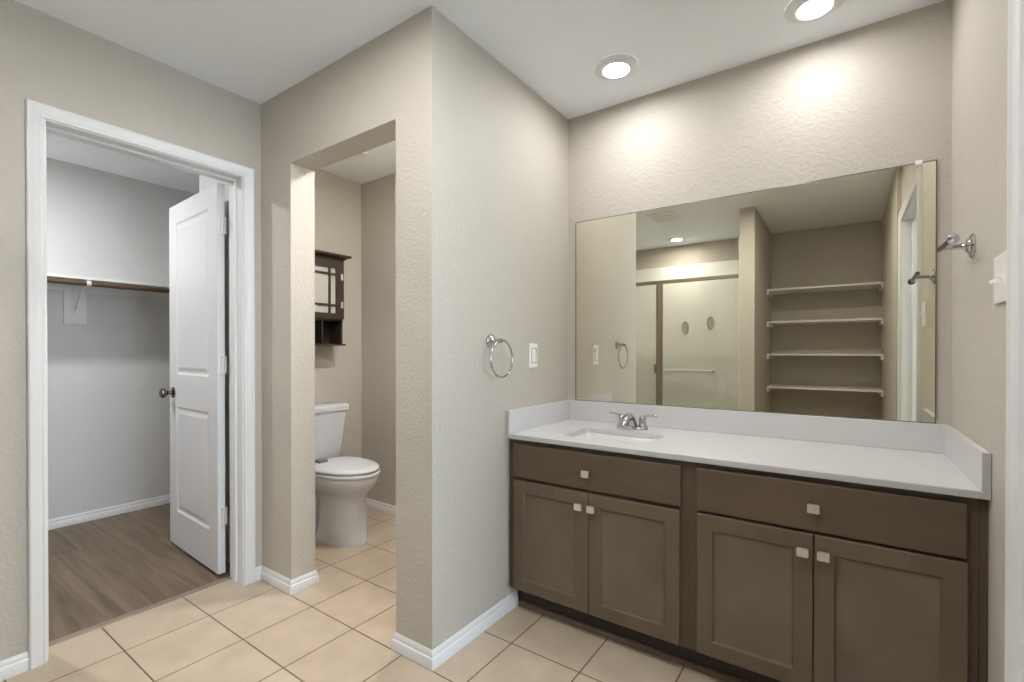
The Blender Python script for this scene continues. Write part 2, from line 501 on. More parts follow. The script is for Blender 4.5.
# local: x along the leaf from hinge to free edge, local -y ... visible face is local +y = 0 plane, thickness to local -y
bm = bmesh.new()
def leaf_face(bm, y, s):
    """one moulded face: frame with two recessed and raised panels; s = +1 visible side"""
    xs = [0, 0.114, LW-0.114, LW]
    zs = [LZ0, 0.225, 0.846, 1.035, 1.925, LZ1]
    for i in range(3):
        for j in range(5):
            x0, x1, z0, z1 = xs[i], xs[i+1], zs[j], zs[j+1]
            if i == 1 and j in (1, 3):
                steps = [(0, 0), (0.010, 0.007), (0.022, 0.007), (0.042, 0.0015)]
                rings = [[(x0+a, y - s*d, z0+a), (x1-a, y - s*d, z0+a), (x1-a, y - s*d, z1-a), (x0+a, y - s*d, z1-a)] for a, d in steps]
                loft(bm, rings, False, True)
            else:
                bm.faces.new([bm.verts.new(p) for p in ((x0, y, z0), (x1, y, z0), (x1, y, z1), (x0, y, z1))])
leaf_face(bm, 0, 1); leaf_face(bm, -LT, -1)
for a, c in (((0, LZ0), (LW, LZ0)), ((LW, LZ0), (LW, LZ1)), ((LW, LZ1), (0, LZ1)), ((0, LZ1), (0, LZ0))):
    bm.faces.new([bm.verts.new(p) for p in ((a[0], 0, a[1]), (c[0], 0, c[1]), (c[0], -LT, c[1]), (a[0], -LT, a[1]))])
bmesh.ops.remove_doubles(bm, verts=bm.verts, dist=1e-5)
bmesh.ops.transform(bm, matrix=world_of(door), verts=bm.verts)
obj('door_leaf', bm, M['door'], door)
for s in (1, -1):
    bm = bmesh.new()
    y0 = 0.0 if s > 0 else -LT
    lathe(bm, [(0.0, 0.0), (0.033, 0.0), (0.033, 0.004), (0.028, 0.008), (0.013, 0.011), (0.011, 0.028), (0.016, 0.034), (0.026, 0.042), (0.029, 0.053), (0.026, 0.064), (0.015, 0.069), (0, 0.070)], (LW-0.066, y0, 0.925), (0, s, 0), 28)
    bmesh.ops.transform(bm, matrix=world_of(door), verts=bm.verts)
    obj('door_knob', bm, M['knobdark'], door, smooth=True)
for z in (0.27, 1.055, 1.775):
    bm = bmesh.new()
    box(bm, -0.0025, 0.0, -LT+0.004, -0.002, z, z+0.09)          # leaf on the door edge
    box(bm, -0.031, -0.0025, -LT+0.018, -LT+0.0205, z, z+0.09)   # leaf running to the jamb
    for k in range(5):
        lathe(bm, [(0.0055, 0.0), (0.0055, 0.0165)], (-0.004, -LT-0.002, z + 0.0012 + k*0.018), (0, 0, 1), 12)
    bmesh.ops.transform(bm, matrix=world_of(door), verts=bm.verts)
    obj('hinge', bm, M['trim'], door)

# ------------------------------------------------------------------ closet shelf, rod, bracket
SX, SZ = -2.700, 1.626
sh = thing('closet_shelf', 'white closet shelf above the brown hanging rod', 'shelf', (XC, -0.4, SZ))
obj('shelf_board', B(XC, SX, -2.2, 1.25, SZ, SZ+0.019, bev=0.001), M['white_paint'], sh)
obj('cleat', B(XC, XC+0.018, -2.2, 1.25, SZ-0.052, SZ), M['white_paint'], sh)
obj('support_block', B(XC, XC+0.018, -0.385, -0.270, 1.353, SZ-0.052, bev=0.001), M['white_paint'], sh)
bm = bmesh.new()
lathe(bm, [(0.0165, -1.72), (0.0165, 1.72)], (SX-0.012, -0.475, SZ-0.023), (0, 1, 0), 24)
tag(obj('closet_rod', bm, M['rod'], None, smooth=True), 'brown wooden closet hanging rod under the white shelf', 'rod')
br = thing('rod_bracket', 'white metal bracket holding the closet rod', 'bracket', (XC+0.018, -0.33, 1.43))
by = -0.330
bm = bmesh.new()
box(bm, XC+0.018, XC+0.022, by-0.014, by+0.014, 1.415, SZ-0.002, bev=0.001)
for z in (1.435, 1.50):
    lathe(bm, [(0, 0), (0.004, 0), (0.004, 0.0012), (0, 0.002)], (XC+0.022, by, z), (1, 0, 0), 10)
obj('wall_plate', bm, M['trim'], br)
bm = bmesh.new()
box(bm, XC+0.020, SX+0.004, by-0.009, by+0.009, SZ-0.006, SZ-0.0005)
loft(bm, [[(XC+0.022, by-0.004, 1.445), (XC+0.022, by+0.004, 1.445), (XC+0.022, by+0.004, 1.465), (XC+0.022, by-0.004, 1.465)],
          [(SX-0.08, by-0.004, SZ-0.016), (SX-0.08, by+0.004, SZ-0.016), (SX-0.08, by+0.004, SZ-0.004), (SX-0.08, by-0.004, SZ-0.004)]])
obj('arm', bm, M['trim'], br)
bm = bmesh.new()
ring = []
cx, cz = SX-0.012, SZ-0.023
for k in range(15):
    a = math.radians(80 - 250*k/14.0)
    ring.append((a))
loft(bm, [[(cx + r*math.cos(a), by+dy, cz + r*math.sin(a)) for r, dy in ((0.0170, -0.011), (0.0200, -0.011), (0.0200, 0.011), (0.0170, 0.011))] for a in ring])
obj('hook', bm, M['trim'], br)

# ------------------------------------------------------------------ vanity cabinets
YF, YD = 0.490, 0.470      # face frame plane, door front plane
ZC = 0.7815                # cabinet top
def knob(parent, x, z):
    bm = bmesh.new()
    lathe(bm, [(0.007, 0.0), (0.0055, 0.006), (0.0055, 0.013)], (x, YD, z), (0, -1, 0), 16)
    t = bmesh.new()
    a, h = 0.0162, 0.0136
    loft(t, [rrect(-a*k, a*k, -h*k, h*k, 0.003*k, zz, 3) for k, zz in ((0.80, 0.0), (0.97, 0.002), (1.0, 0.004), (1.0, 0.010), (0.94, 0.0125))])
    merge(bm, t, Matrix.Translation((x, YD-0.012, z)) @ Matrix.Rotation(PI/2, 4, 'X'))
    obj('knob', bm, M['nickel'], parent, smooth=35)

def shaker(bm, x0, x1, z0, z1, st=0.053):
    """shaker door: flat frame, recessed flat panel with a small bevelled step"""
    yb = YF - 0.001
    steps = [(st, yb), (0.0, yb), (0.0, YD+0.002), (0.002, YD), (st-0.002, YD), (st+0.003, YD+0.008), (st+0.003, yb), (st, yb)]
    rings = [[(x0+a, y, z0+a), (x1-a, y, z0+a), (x1-a, y, z1-a), (x0+a, y, z1-a)] for a, y in steps]
    loft(bm, rings, False, False)
    bmesh.ops.remove_doubles(bm, verts=bm.verts, dist=1e-6)

def cabinet(name, label, x0, x1, drawer, doors, dk, ks):
    t = thing(name, label, 'cabinet', ((x0+x1)/2, YF, 0))
    bm = bmesh.new()
    T = 0.016
    yb = D - 0.002
    box(bm, x0, x0+T, YF+0.019, yb, 0.105, ZC); box(bm, x1-T, x1, YF+0.019, yb, 0.105, ZC)
    box(bm, x0+T, x1-T, YF+0.019, yb, 0.105, 0.121); box(bm, x0+T, x1-T, yb-0.006, yb, 0.121, ZC)
    obj('carcass', bm, M['cabframe'], t)
    bm = bmesh.new()
    s = 0.036
    box(bm, x0, x0+s, YF, YF+0.019, 0.105, ZC); box(bm, x1-s, x1, YF, YF+0.019, 0.105, ZC)
    for z0, z1 in ((0.105, 0.130), (0.590, 0.620), (0.745, ZC)):
        box(bm, x0+s, x1-s, YF, YF+0.019, z0, z1)
    obj('face_frame', bm, M['cabframe'], t)
    a, c, z0, z1 = drawer
    bm = bmesh.new()
    yq = YF - 0.001
    loft(bm, [[(a+i, y, z0+i), (c-i, y, z0+i), (c-i, y, z1-i), (a+i, y, z1-i)] for i, y in ((0, yq), (0, YD+0.003), (0.003, YD))])
    dr = obj('drawer_front', bm, M['cabh'], t)
    knob(dr, dk[0], dk[1])
    for (a, c, z0, z1), (kx, kz) in zip(doors, ks):
        bm = bmesh.new(); shaker(bm, a, c, z0, z1)
        d = obj('door', bm, M['cab'], t)
        obj('panel', B(a+0.0562, c-0.0562, YD+0.0085, YF-0.002, z0+0.0562, z1-0.0562), M['cabpanel'], d)
        knob(d, kx, kz)
    return t
cabinet('vanity_cabinet', 'dark brown shaker vanity cabinet under the sink', 0.022, 0.7925, (0.038, 0.763, 0.613, 0.759),
        [(0.037, 0.4012, 0.114, 0.599), (0.4042, 0.761, 0.114, 0.599)], (0.398, 0.680), [(0.366, 0.543), (0.4215, 0.543)])
cabinet('vanity_cabinet', 'dark brown shaker vanity cabinet right of the sink cabinet, against the right wall', 0.7930, 1.5375, (0.818, 1.513, 0.613, 0.761),
        [(0.820, 1.1645, 0.114, 0.603), (1.1675, 1.515, 0.114, 0.603)], (1.166, 0.688), [(1.138, 0.548), (1.192, 0.548)])
for (a, c, lab) in ((0.001, 0.0205, 'narrow dark brown filler strip left of the sink cabinet'), (1.5385, W-0.001, 'narrow dark brown filler strip between cabinet and right wall')):
    tag(obj('filler_strip', B(a, c, YF+0.003, YF+0.022, 0.105, ZC, bev=0.001), M['cabframe']), lab, 'trim strip', 'vanity filler strips')
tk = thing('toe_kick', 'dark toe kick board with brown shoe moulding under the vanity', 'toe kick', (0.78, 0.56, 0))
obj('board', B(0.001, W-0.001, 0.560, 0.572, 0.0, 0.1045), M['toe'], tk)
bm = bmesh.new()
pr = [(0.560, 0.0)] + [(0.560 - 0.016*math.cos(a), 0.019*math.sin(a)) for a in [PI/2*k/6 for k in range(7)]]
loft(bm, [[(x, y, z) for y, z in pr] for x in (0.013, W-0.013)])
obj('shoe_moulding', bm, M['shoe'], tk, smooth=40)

# countertop with backsplash and side splashes; rounded sink cut-out
ct = thing('countertop', 'long white countertop with backsplash and side splashes', 'countertop', (0.78, 0.75, ZC))
SKX0, SKX1, SKY0, SKY1 = 0.226, 0.606, 0.566, 0.820
bm = bmesh.new()
Z1 = 0.8015
def loop(pts):
    vs = [bm.verts.new(p) for p in pts]
    return [bm.edges.new((vs[i], vs[(i+1) % len(vs)])) for i in range(len(vs))]
YC = 0.4611
e = loop([(0.001, YC+0.003, Z1), (W-0.001, YC+0.003, Z1), (W-0.001, D-0.001, Z1), (0.001, D-0.001, Z1)]) + loop(rrect(SKX0, SKX1, SKY0, SKY1, 0.03, Z1))
r = bmesh.ops.triangle_fill(bm, edges=e, use_beauty=True)
fs = [f for f in bm.faces]
ex = bmesh.ops.extrude_face_region(bm, geom=fs)
bmesh.ops.translate(bm, vec=(0, 0, ZC - Z1), verts=[v for v in ex['geom'] if isinstance(v, bmesh.types.BMVert)])
obj('top', bm, M['counter'], ct)
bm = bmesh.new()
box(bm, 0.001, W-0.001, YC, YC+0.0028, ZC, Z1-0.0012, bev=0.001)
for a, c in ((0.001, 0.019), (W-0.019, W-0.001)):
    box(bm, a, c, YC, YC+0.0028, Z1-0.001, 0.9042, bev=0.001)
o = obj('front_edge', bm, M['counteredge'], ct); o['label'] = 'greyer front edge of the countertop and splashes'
ST = 0.019; ZS = 0.9052
bm = bmesh.new(); box(bm, 0.001, W-0.001, D-ST, D-0.001, Z1, ZS, bev=0.002); obj('backsplash', bm, M['counter'], ct)
bm = bmesh.new(); box(bm, 0.001, ST, YC+0.003, D-ST, Z1, ZS, bev=0.002); obj('side_splash', bm, M['counter'], ct)
bm = bmesh.new(); box(bm, W-ST, W-0.001, YC+0.003, D-ST, Z1, ZS, bev=0.002); obj('side_splash', bm, M['counter'], ct)

# undermount sink basin
sk = thing('sink', 'white rectangular undermount sink set into the countertop', 'sink', ((SKX0+SKX1)/2, (SKY0+SKY1)/2, 0.66))
bm = bmesh.new()
g = 0.004
prof = [(-0.02, 0.7805), (-0.001, 0.7805), (0.004, 0.775), (0.012, 0.745), (0.026, 0.700), (0.045, 0.676), (0.075, 0.668), (0.115, 0.664)]
inner = [rrect(SKX0+a, SKX1-a, SKY0+a, SKY1-a, max(0.008, 0.030 + (0.02 if a > 0.02 else a*0.3)), z) for a, z in prof]
outer = [rrect(SKX0+a, SKX1-a, SKY0+a, SKY1-a, max(0.008, 0.034), z) for a, z in ((0.115, 0.656), (0.070, 0.660), (0.035, 0.668), (0.012, 0.700), (-0.006, 0.755), (-0.02, 0.772))]
vs = loft(bm, inner + outer + [inner[0]], False, False)
bm.faces.new(vs[len(inner)-1]); bm.faces.new(list(reversed(vs[len(inner)])))
bmesh.ops.remove_doubles(bm, verts=bm.verts, dist=1e-6)
obj('basin', bm, M['basin'], sk, smooth=50)
bm = bmesh.new()
lathe(bm, [(0, 0.0), (0.031, 0.0), (0.031, 0.003), (0.024, 0.004), (0.022, 0.002), (0.018, 0.002), (0.016, 0.006), (0, 0.008)], ((SKX0+SKX1)/2, 0.70, 0.6642), (0, 0, 1), 28)
obj('drain', bm, M['drain'], sk, smooth=True)

# centreset faucet
FX, FY, FZ = 0.414, 0.922, Z1
fa = thing('faucet', 'chrome two-handle centreset faucet behind the sink', 'faucet', (FX, FY, FZ))
bm = bmesh.new()
def stadium(hx, r, z, n=10):
    pts = []
    for s, a0 in ((1, -PI/2), (-1, PI/2)):
        for i in range(n+1):
            a = a0 + PI*i/n
            pts.append((FX + s*hx + r*math.cos(a), FY + r*math.sin(a), z))
    return pts
loft(bm, [stadium(0.051, 0.026, FZ), stadium(0.051, 0.026, FZ+0.006), stadium(0.051, 0.023, FZ+0.011), stadium(0.051, 0.018, FZ+0.014)])
obj('base_plate', bm, M['chrome'], fa, smooth=50)
bm = bmesh.new()
path = [(0, 0.004, 0.006, 0.026, 0.026), (0, 0.002, 0.022, 0.024, 0.024), (0, -0.008, 0.043, 0.021, 0.022), (0, -0.030, 0.060, 0.019, 0.018), (0, -0.056, 0.064, 0.0175, 0.0145), (0, -0.080, 0.056, 0.016, 0.012), (0, -0.096, 0.044, 0.0145, 0.0105), (0, -0.101, 0.034, 0.0125, 0.010)]
rings = []
for i, (px_, py_, pz_, ra_, rb_) in enumerate(path):
    p0 = path[max(0, i-1)]; p1 = path[min(len(path)-1, i+1)]
    d = Vector((0, p1[1]-p0[1], p1[2]-p0[2])).normalized(); s = Vector((1, 0, 0)); u = s.cross(d)
    rings.append([tuple(Vector((FX, FY+py_, FZ+pz_)) + s*ra_*math.cos(2*PI*k/18) + u*rb_*math.sin(2*PI*k/18)) for k in range(18)])
loft(bm, rings)
sp = obj('spout', bm, M['chrome'], fa, smooth=55)
bm = bmesh.new()
lathe(bm, [(0.009, 0), (0.0098, 0.001), (0.0098, 0.008), (0.007, 0.009)], (FX, FY-0.102, FZ+0.034), (0, -0.25, -1), 18)
obj('aerator', bm, M['chrome'], sp, smooth=True)
for s in (-1, 1):
    hx = FX + s*0.051
    bm = bmesh.new()
    lathe(bm, [(0.023, 0.010), (0.0225, 0.016), (0.018, 0.022), (0.0155, 0.036), (0.0165, 0.046), (0.0165, 0.052), (0.0125, 0.060), (0.006, 0.0635), (0, 0.064)], (hx, FY, FZ), (0, 0, 1), 24, True, False)
    h = obj('handle', bm, M['chrome'], fa, smooth=True)
    bm = bmesh.new()
    tube(bm, [(hx, FY, FZ+0.056), (hx+s*0.022, FY+0.003, FZ+0.062), (hx+s*0.045, FY+0.006, FZ+0.066), (hx+s*0.066, FY+0.009, FZ+0.066)], [0.0085, 0.0062, 0.0052, 0.0058], 12)
    obj('lever', bm, M['chrome'], h, smooth=True)

# ------------------------------------------------------------------ wall mirror
MX0, MX1, MZ0, MZ1 = 0.0517, 1.5150, ZS+0.0005, 1.8650
mi = thing('wall_mirror', 'large frameless wall mirror above the countertop', 'mirror', ((MX0+MX1)/2, D, MZ0))
bm = bmesh.new()
loft(bm, [[(MX0+a, y, MZ0+a), (MX1-a, y, MZ0+a), (MX1-a, y, MZ1-a), (MX0+a, y, MZ1-a)] for a, y in ((0.0, D-0.0005), (0.0, D-0.0055))], True, False)
obj('edge', bm, M['mirroredge'], mi)
bm = bmesh.new()
bm.faces.new([bm.verts.new(p) for p in ((MX0, D-0.0056, MZ0), (MX1, D-0.0056, MZ0), (MX1, D-0.0056, MZ1), (MX0, D-0.0056, MZ1))])
ex = bmesh.ops.extrude_face_region(bm, geom=list(bm.faces))
bmesh.ops.translate(bm, vec=(0, 0.003, 0), verts=[v for v in ex['geom'] if isinstance(v, bmesh.types.BMVert)])
obj('glass', bm, M['mirror'], mi)
bm = bmesh.new()
for a in ((MX0-0.002, MX0+0.0015, MZ0, MZ1+0.002), (MX1-0.0015, MX1+0.002, MZ0, MZ1+0.002), (MX0, MX1, MZ1-0.001, MZ1+0.002), (MX0, MX1, MZ0, MZ0+0.003)):
    box(bm, a[0], a[1], D-0.0068, D-0.0005, a[2], a[3])
obj('polished_rim', bm, M['mirroredge'], mi)
bm = bmesh.new()
box(bm, 1.456, 1.476, D-0.008, D-0.0005, MZ1, MZ1+0.010, bev=0.001); box(bm, 1.456, 1.476, D-0.0082, D-0.0070, MZ1-0.006, MZ1+0.008, bev=0.0005)
obj('clip', bm, M['plastic'], mi)

# ------------------------------------------------------------------ towel ring on the partition
tr = thing('towel_ring', 'chrome towel ring on the partition wall left of the dimmer', 'towel ring', (0, 0.352, 1.214))
bm = bmesh.new()
lathe(bm, [(0, 0), (0.030, 0), (0.030, 0.004), (0.027, 0.007), (0.023, 0.009), (0.021, 0.013), (0.012, 0.018), (0.009, 0.024), (0.0085, 0.040), (0.0105, 0.046), (0.0105, 0.058), (0.006, 0.062), (0, 0.062)], (0, 0.352, 1.214), (1, 0, 0), 28)
obj('rosette', bm, M['chrome'], tr, smooth=True)
bm = bmesh.new()
tube(bm, [(0.050, 0.362, 1.2135), (0.050, 0.376, 1.2145), (0.050, 0.392, 1.2125)], [0.006, 0.0052, 0.0062], 12)
obj('yoke', bm, M['chrome'], tr, smooth=True)
bm = bmesh.new()
RR = 0.0775
tube(bm, [(0.050, 0.366 + RR*math.sin(2*PI*k/48), 1.1365 + RR*math.cos(2*PI*k/48)) for k in range(48)], 0.0046, 10, closed=True)
obj('ring', bm, M['chrome'], tr, smooth=True)

# dimmer switch on the partition
ds = thing('dimmer_switch', 'white dimmer switch plate on the partition right of the towel ring', 'light switch', (0, 0.688, 1.149))
obj('plate', B(0, 0.006, 0.652, 0.724, 1.090, 1.208, bev=0.0022), M['plastic'], ds)
obj('recess', B(0.0055, 0.0064, 0.668, 0.714, 1.112, 1.186), M['greyplastic'], ds)
obj('rocker', B(0.006, 0.0095, 0.6705, 0.702, 1.115, 1.183, bev=0.001), M['plastic'], ds)
obj('slider', B(0.006, 0.0120, 0.705, 0.7115, 1.116, 1.160, bev=0.001), M['plastic'], ds)
# double toggle switch on the right wall
LY = 0.365
sw = thing('light_switch', 'white double toggle switch plate on the right wall by the doorway', 'light switch', (W, LY, 1.345))
obj('plate', B(W-0.006, W, LY-0.058, LY+0.058, 1.287, 1.405, bev=0.0022), M['plastic'], sw)
for k, y in enumerate((LY-0.023, LY+0.023)):
    bm = bmesh.new()
    box(bm, W-0.0075, W-0.005, y-0.006, y+0.006, 1.333, 1.359, bev=0.0005)
    up = 1 if k == 0 else -1
    t = bmesh.new(); box(t, -0.016, 0, -0.0036, 0.0036, -0.005, 0.005, bev=0.0012)
    merge(bm, t, Matrix.Translation((W-0.005, y, 1.346)) @ Matrix.Rotation(0.45*up, 4, 'Y'))
    obj('toggle', bm, M['plastic'], sw)

# towel holder with a cross bar on the right wall
HY, HZ = 0.690, 1.485
hk = thing('towel_holder', 'chrome post towel holder with short cross bar on the right wall', 'towel holder', (W, HY, HZ))
bm = bmesh.new()
lathe(bm, [(0, 0), (0.036, 0), (0.036, 0.004), (0.032, 0.008), (0.024, 0.009), (0.021, 0.014), (0.012, 0.018), (0.009, 0.026), (0.0075, 0.050), (0.0075, 0.066), (0, 0.067)], (W, HY, HZ), (-1, 0, 0), 28)
obj('post', bm, M['chrome'], hk, smooth=True)
bm = bmesh.new()
XH = W-0.066
tube(bm, [(XH, HY+0.070, HZ+0.008), (XH, HY+0.02, HZ+0.005), (XH, HY-0.06, HZ+0.002), (XH, HY-0.145, HZ+0.000)], [0.0085, 0.009, 0.009, 0.0085], 14)
cb = obj('cross_bar', bm, M['chrome'], hk, smooth=True)
bm = bmesh.new()
lathe(bm, [(0, 0), (0.0135, 0.0), (0.0145, 0.003), (0.0145, 0.008), (0.012, 0.011), (0, 0.0118)], (XH, HY-0.140, HZ+0.000), (0, -1, 0), 22)
obj('end_cap', bm, M['chrome'], cb, smooth=True)

# ------------------------------------------------------------------ toilet
Y0 = 0.562
tl = thing('toilet', 'white two-piece toilet standing in the toilet room', 'toilet', (XT+0.40, Y0, 0))
def egg(u0, u1, bw, z, n=40, sq=2.0, back=0.0):
    """egg outline from u0 (back) to u1 (front), half width bw; back flattens the rear"""
    c = u0 + (u1-u0)*0.44; pts = []
    for i in range(n):
        a = 2*PI*i/n
        cx_, sy_ = math.cos(a), math.sin(a)
        if cx_ >= 0:
            u = c + (u1-c)*cx_; w = bw*sy_
        else:
            e = 2.0 + back
            u = c - (c-u0)*abs(cx_)**(2/e); w = bw*math.copysign(abs(sy_)**(2/e), sy_)
        pts.append((XT+u, Y0+w, z))
    return pts
bm = bmesh.new()
loft(bm, [egg(0.150, 0.622, 0.124, 0.0, back=1.0), egg(0.148, 0.624, 0.126, 0.018, back=1.0), egg(0.160, 0.621, 0.122, 0.030, back=1.0), egg(0.275, 0.617, 0.119, 0.045, back=1.4), egg(0.285, 0.612, 0.117, 0.10, back=1.4),
          egg(0.288, 0.606, 0.114, 0.18, back=1.4), egg(0.285, 0.602, 0.112, 0.255, back=1.4), egg(0.250, 0.612, 0.120, 0.285, back=1.2), egg(0.19, 0.642, 0.146, 0.318, back=1.0), egg(0.17, 0.678, 0.172, 0.350, back=1.0),
          egg(0.17, 0.696, 0.184, 0.382, back=1.0), egg(0.17, 0.700, 0.187, 0.410, back=1.0), egg(0.175, 0.695, 0.182, 0.418, back=1.0)])
obj('bowl', bm, M['porcelain'], tl, smooth=60)
bm = bmesh.new()     # trapway bulge beside the pedestal
for s in (-1, 1):
    t = bmesh.new()
    tube(t, [(XT+0.30, Y0+s*0.045, 0.30), (XT+0.26, Y0+s*0.052, 0.25), (XT+0.215, Y0+s*0.054, 0.16), (XT+0.20, Y0+s*0.050, 0.015)], [0.050, 0.052, 0.050, 0.046], 16)
    merge(bm, t)
box(bm, XT+0.03, XT+0.26, Y0-0.10, Y0+0.10, 0.34, 0.416, bev=0.02, seg=3)
obj('trapway', bm, M['porcelain'], tl, smooth=60)
bm = bmesh.new()
loft(bm, [egg(0.190, 0.702, 0.187, 0.4195, back=0.8), egg(0.188, 0.707, 0.191, 0.427, back=0.8), egg(0.188, 0.707, 0.191, 0.434, back=0.8), egg(0.190, 0.702, 0.187, 0.440, back=0.8)])
obj('seat', bm, M['seat'], tl, smooth=50)
bm = bmesh.new()
loft(bm, [egg(0.195, 0.694, 0.182, 0.4445, back=0.8), egg(0.192, 0.700, 0.186, 0.450, back=0.8), egg(0.192, 0.700, 0.186, 0.457, back=0.8), egg(0.198, 0.692, 0.180, 0.464, back=0.8), egg(0.24, 0.64, 0.14, 0.469, back=0.5), egg(0.32, 0.53, 0.06, 0.471, back=0.2)])
obj('lid', bm, M['seat'], tl, smooth=50)
bm = bmesh.new(); box(bm, XT+0.205, XT+0.240, Y0+0.048, Y0+0.102, 0.419, 0.462, bev=0.006)
obj('seat_hinge', bm, M['seat'], tl, smooth=40)
bm = bmesh.new(); box(bm, XT+0.262, XT+0.322, Y0-0.092, Y0-0.030, 0.430, 0.488, bev=0.006)
o = obj('seat_hinge', bm, M['greyplastic'], tl, smooth=40); o['label'] = 'grey seat hinge block'
bm = bmesh.new()
def tk_ring(z, u0, u1, hw, r=0.025):
    return [(XT+x, Y0+y, z) for x, y, z in rrect(u0, u1, -hw, hw, r, z, 5)]
loft(bm, [tk_ring(0.415, 0.03, 0.165, 0.150), tk_ring(0.44, 0.018, 0.182, 0.166), tk_ring(0.60, 0.014, 0.192, 0.186), tk_ring(0.766, 0.012, 0.202, 0.204)])
obj('tank', bm, M['porcelain'], tl, smooth=50)
bm = bmesh.new()
loft(bm, [tk_ring(0.766, 0.010, 0.204, 0.206), tk_ring(0.770, 0.006, 0.212, 0.214), tk_ring(0.795, 0.005, 0.215, 0.217), tk_ring(0.808, 0.008, 0.211, 0.213), tk_ring(0.813, 0.018, 0.200, 0.202)])
obj('tank_lid', bm, M['porcelain'], tl, smooth=50)
bm = bmesh.new()
lathe(bm, [(0, 0), (0.012, 0), (0.012, 0.006), (0.007, 0.010), (0.007, 0.016), (0, 0.017)], (XT+0.196, Y0-0.15, 0.70), (1, 0, 0), 16)
tube(bm, [(XT+0.209, Y0-0.15, 0.70), (XT+0.211, Y0-0.12, 0.695), (XT+0.211, Y0-0.085, 0.687)], [0.006, 0.005, 0.0065], 10)
obj('flush_lever', bm, M['chrome'], tl, smooth=True)

# ------------------------------------------------------------------ espresso wall cabinet over the toilet
CXF = XT + 0.135    # cabinet front
KY0, KY1 = Y0-0.225, 0.770
KZ0, KZ1 = 1.222, 1.790
kb = thing('wall_cabinet', 'espresso wood wall cabinet with glass door and cubbies above the toilet', 'cabinet', (XT, (KY0+KY1)/2, KZ0))
bm = bmesh.new()
T = 0.016
box(bm, XT, CXF, KY0, KY0+T, KZ0, KZ1); box(bm, XT, CXF, KY1-T, KY1, KZ0, KZ1)
box(bm, XT, CXF, KY0+T, KY1-T, KZ1-T, KZ1); box(bm, XT, CXF, KY0+T, KY1-T, 1.380, 1.396)
box(bm, XT, XT+0.006, KY0+T, KY1-T, KZ0, KZ1-T)
obj('body', bm, M['espresso'], kb)
bm = bmesh.new()
box(bm, XT, CXF+0.018, KY0-0.016, KY1+0.016, KZ0-0.012, KZ0, bev=0.003)
obj('bottom_board', bm, M['espresso'], kb)
obj('cubby_divider', B(XT+0.006, CXF-0.002, 0.610, 0.620, KZ0, 1.380), M['espresso'], kb)
bm = bmesh.new()
prof = [(0.0, KZ1), (0.006, KZ1), (0.010, KZ1+0.012), (0.022, KZ1+0.022), (0.040, KZ1+0.028), (0.044, KZ1+0.031), (0.044, KZ1+0.043), (0.0, KZ1+0.043)]
loft(bm, [[(XT, KY0-o, z) for o, z in prof], [(CXF+o, KY0-o, z) for o, z in prof], [(CXF+o, KY1+o, z) for o, z in prof], [(XT, KY1+o, z) for o, z in prof]])
box(bm, XT, CXF, KY0, KY1, KZ1+0.001, KZ1+0.042)
obj('crown', bm, M['espresso'], kb)
# door with mission muntins
dx0, dx1 = CXF+0.001, CXF+0.019
gy0, gy1, gz0, gz1 = KY0+0.062, 0.708, 1.430, 1.738
bm = bmesh.new()
zb, zt = 1.392, KZ1-0.004
box(bm, dx0, dx1, KY0+0.002, gy0, zb, zt); box(bm, dx0, dx1, gy1, KY1-0.002, zb, zt)
box(bm, dx0, dx1, gy0, gy1, zb, gz0); box(bm, dx0, dx1, gy0, gy1, gz1, zt)
for y in (gy0+0.040, gy1-0.055):
    box(bm, dx0+0.003, dx1-0.001, y, y+0.014, gz0, gz1)
for z in (1.478, 1.690):
    box(bm, dx0+0.003, dx1-0.002, gy0, gy1, z, z+0.014)
kd = obj('door', bm, M['espresso'], kb)
obj('pane', B(dx0+0.003, dx0+0.007, gy0-0.004, gy1+0.004, gz0-0.004, gz1+0.004), M['cabglass'], kd)
for z in (1.468, 1.660):
    bm = bmesh.new(); lathe(bm, [(0.0045, 0), (0.0045, 0.045)], (dx1+0.001, KY1-0.018, z), (0, 0, 1), 12); box(bm, dx1-0.001, dx1+0.002, KY1-0.027, KY1-0.009, z+0.003, z+0.042)
    obj('hinge', bm, M['nickel'], kd)
bm = bmesh.new(); lathe(bm, [(0.005, 0), (0.005, 0.010), (0.011, 0.016), (0.011, 0.022), (0, 0.025)], (dx1, KY0+0.030, 1.52), (1, 0, 0), 16)
obj('knob', bm, M['nickel'], kd, smooth=True)

# ------------------------------------------------------------------ niche shelves (seen in the mirror)
NS = [(1.780, 'topmost'), (1.455, 'second'), (1.130, 'third'), (0.800, 'lowest visible')]
SY = -2.06
labs = ['topmost white shelf in the shelf niche reflected in the mirror', 'second white shelf from the top in the shelf niche', 'third white shelf from the top in the shelf niche', 'lowest of the four white shelves reflected above the countertop']
for (z, _), lab in zip(NS, labs):
    s = thing('niche_shelf', lab, 'shelf', (1.08, YS, z), 'white niche shelves')
    obj('board', B(0.599, 1.531, YS+0.001, SY, z, z+0.019, bev=0.002), M['white_paint'], s)
    for a, c in ((0.599, 0.617), (1.513, 1.531)):
        obj('cleat', B(a, c, YS+0.001, SY-0.002, z-0.038, z, bev=0.002), M['white_paint'], s)

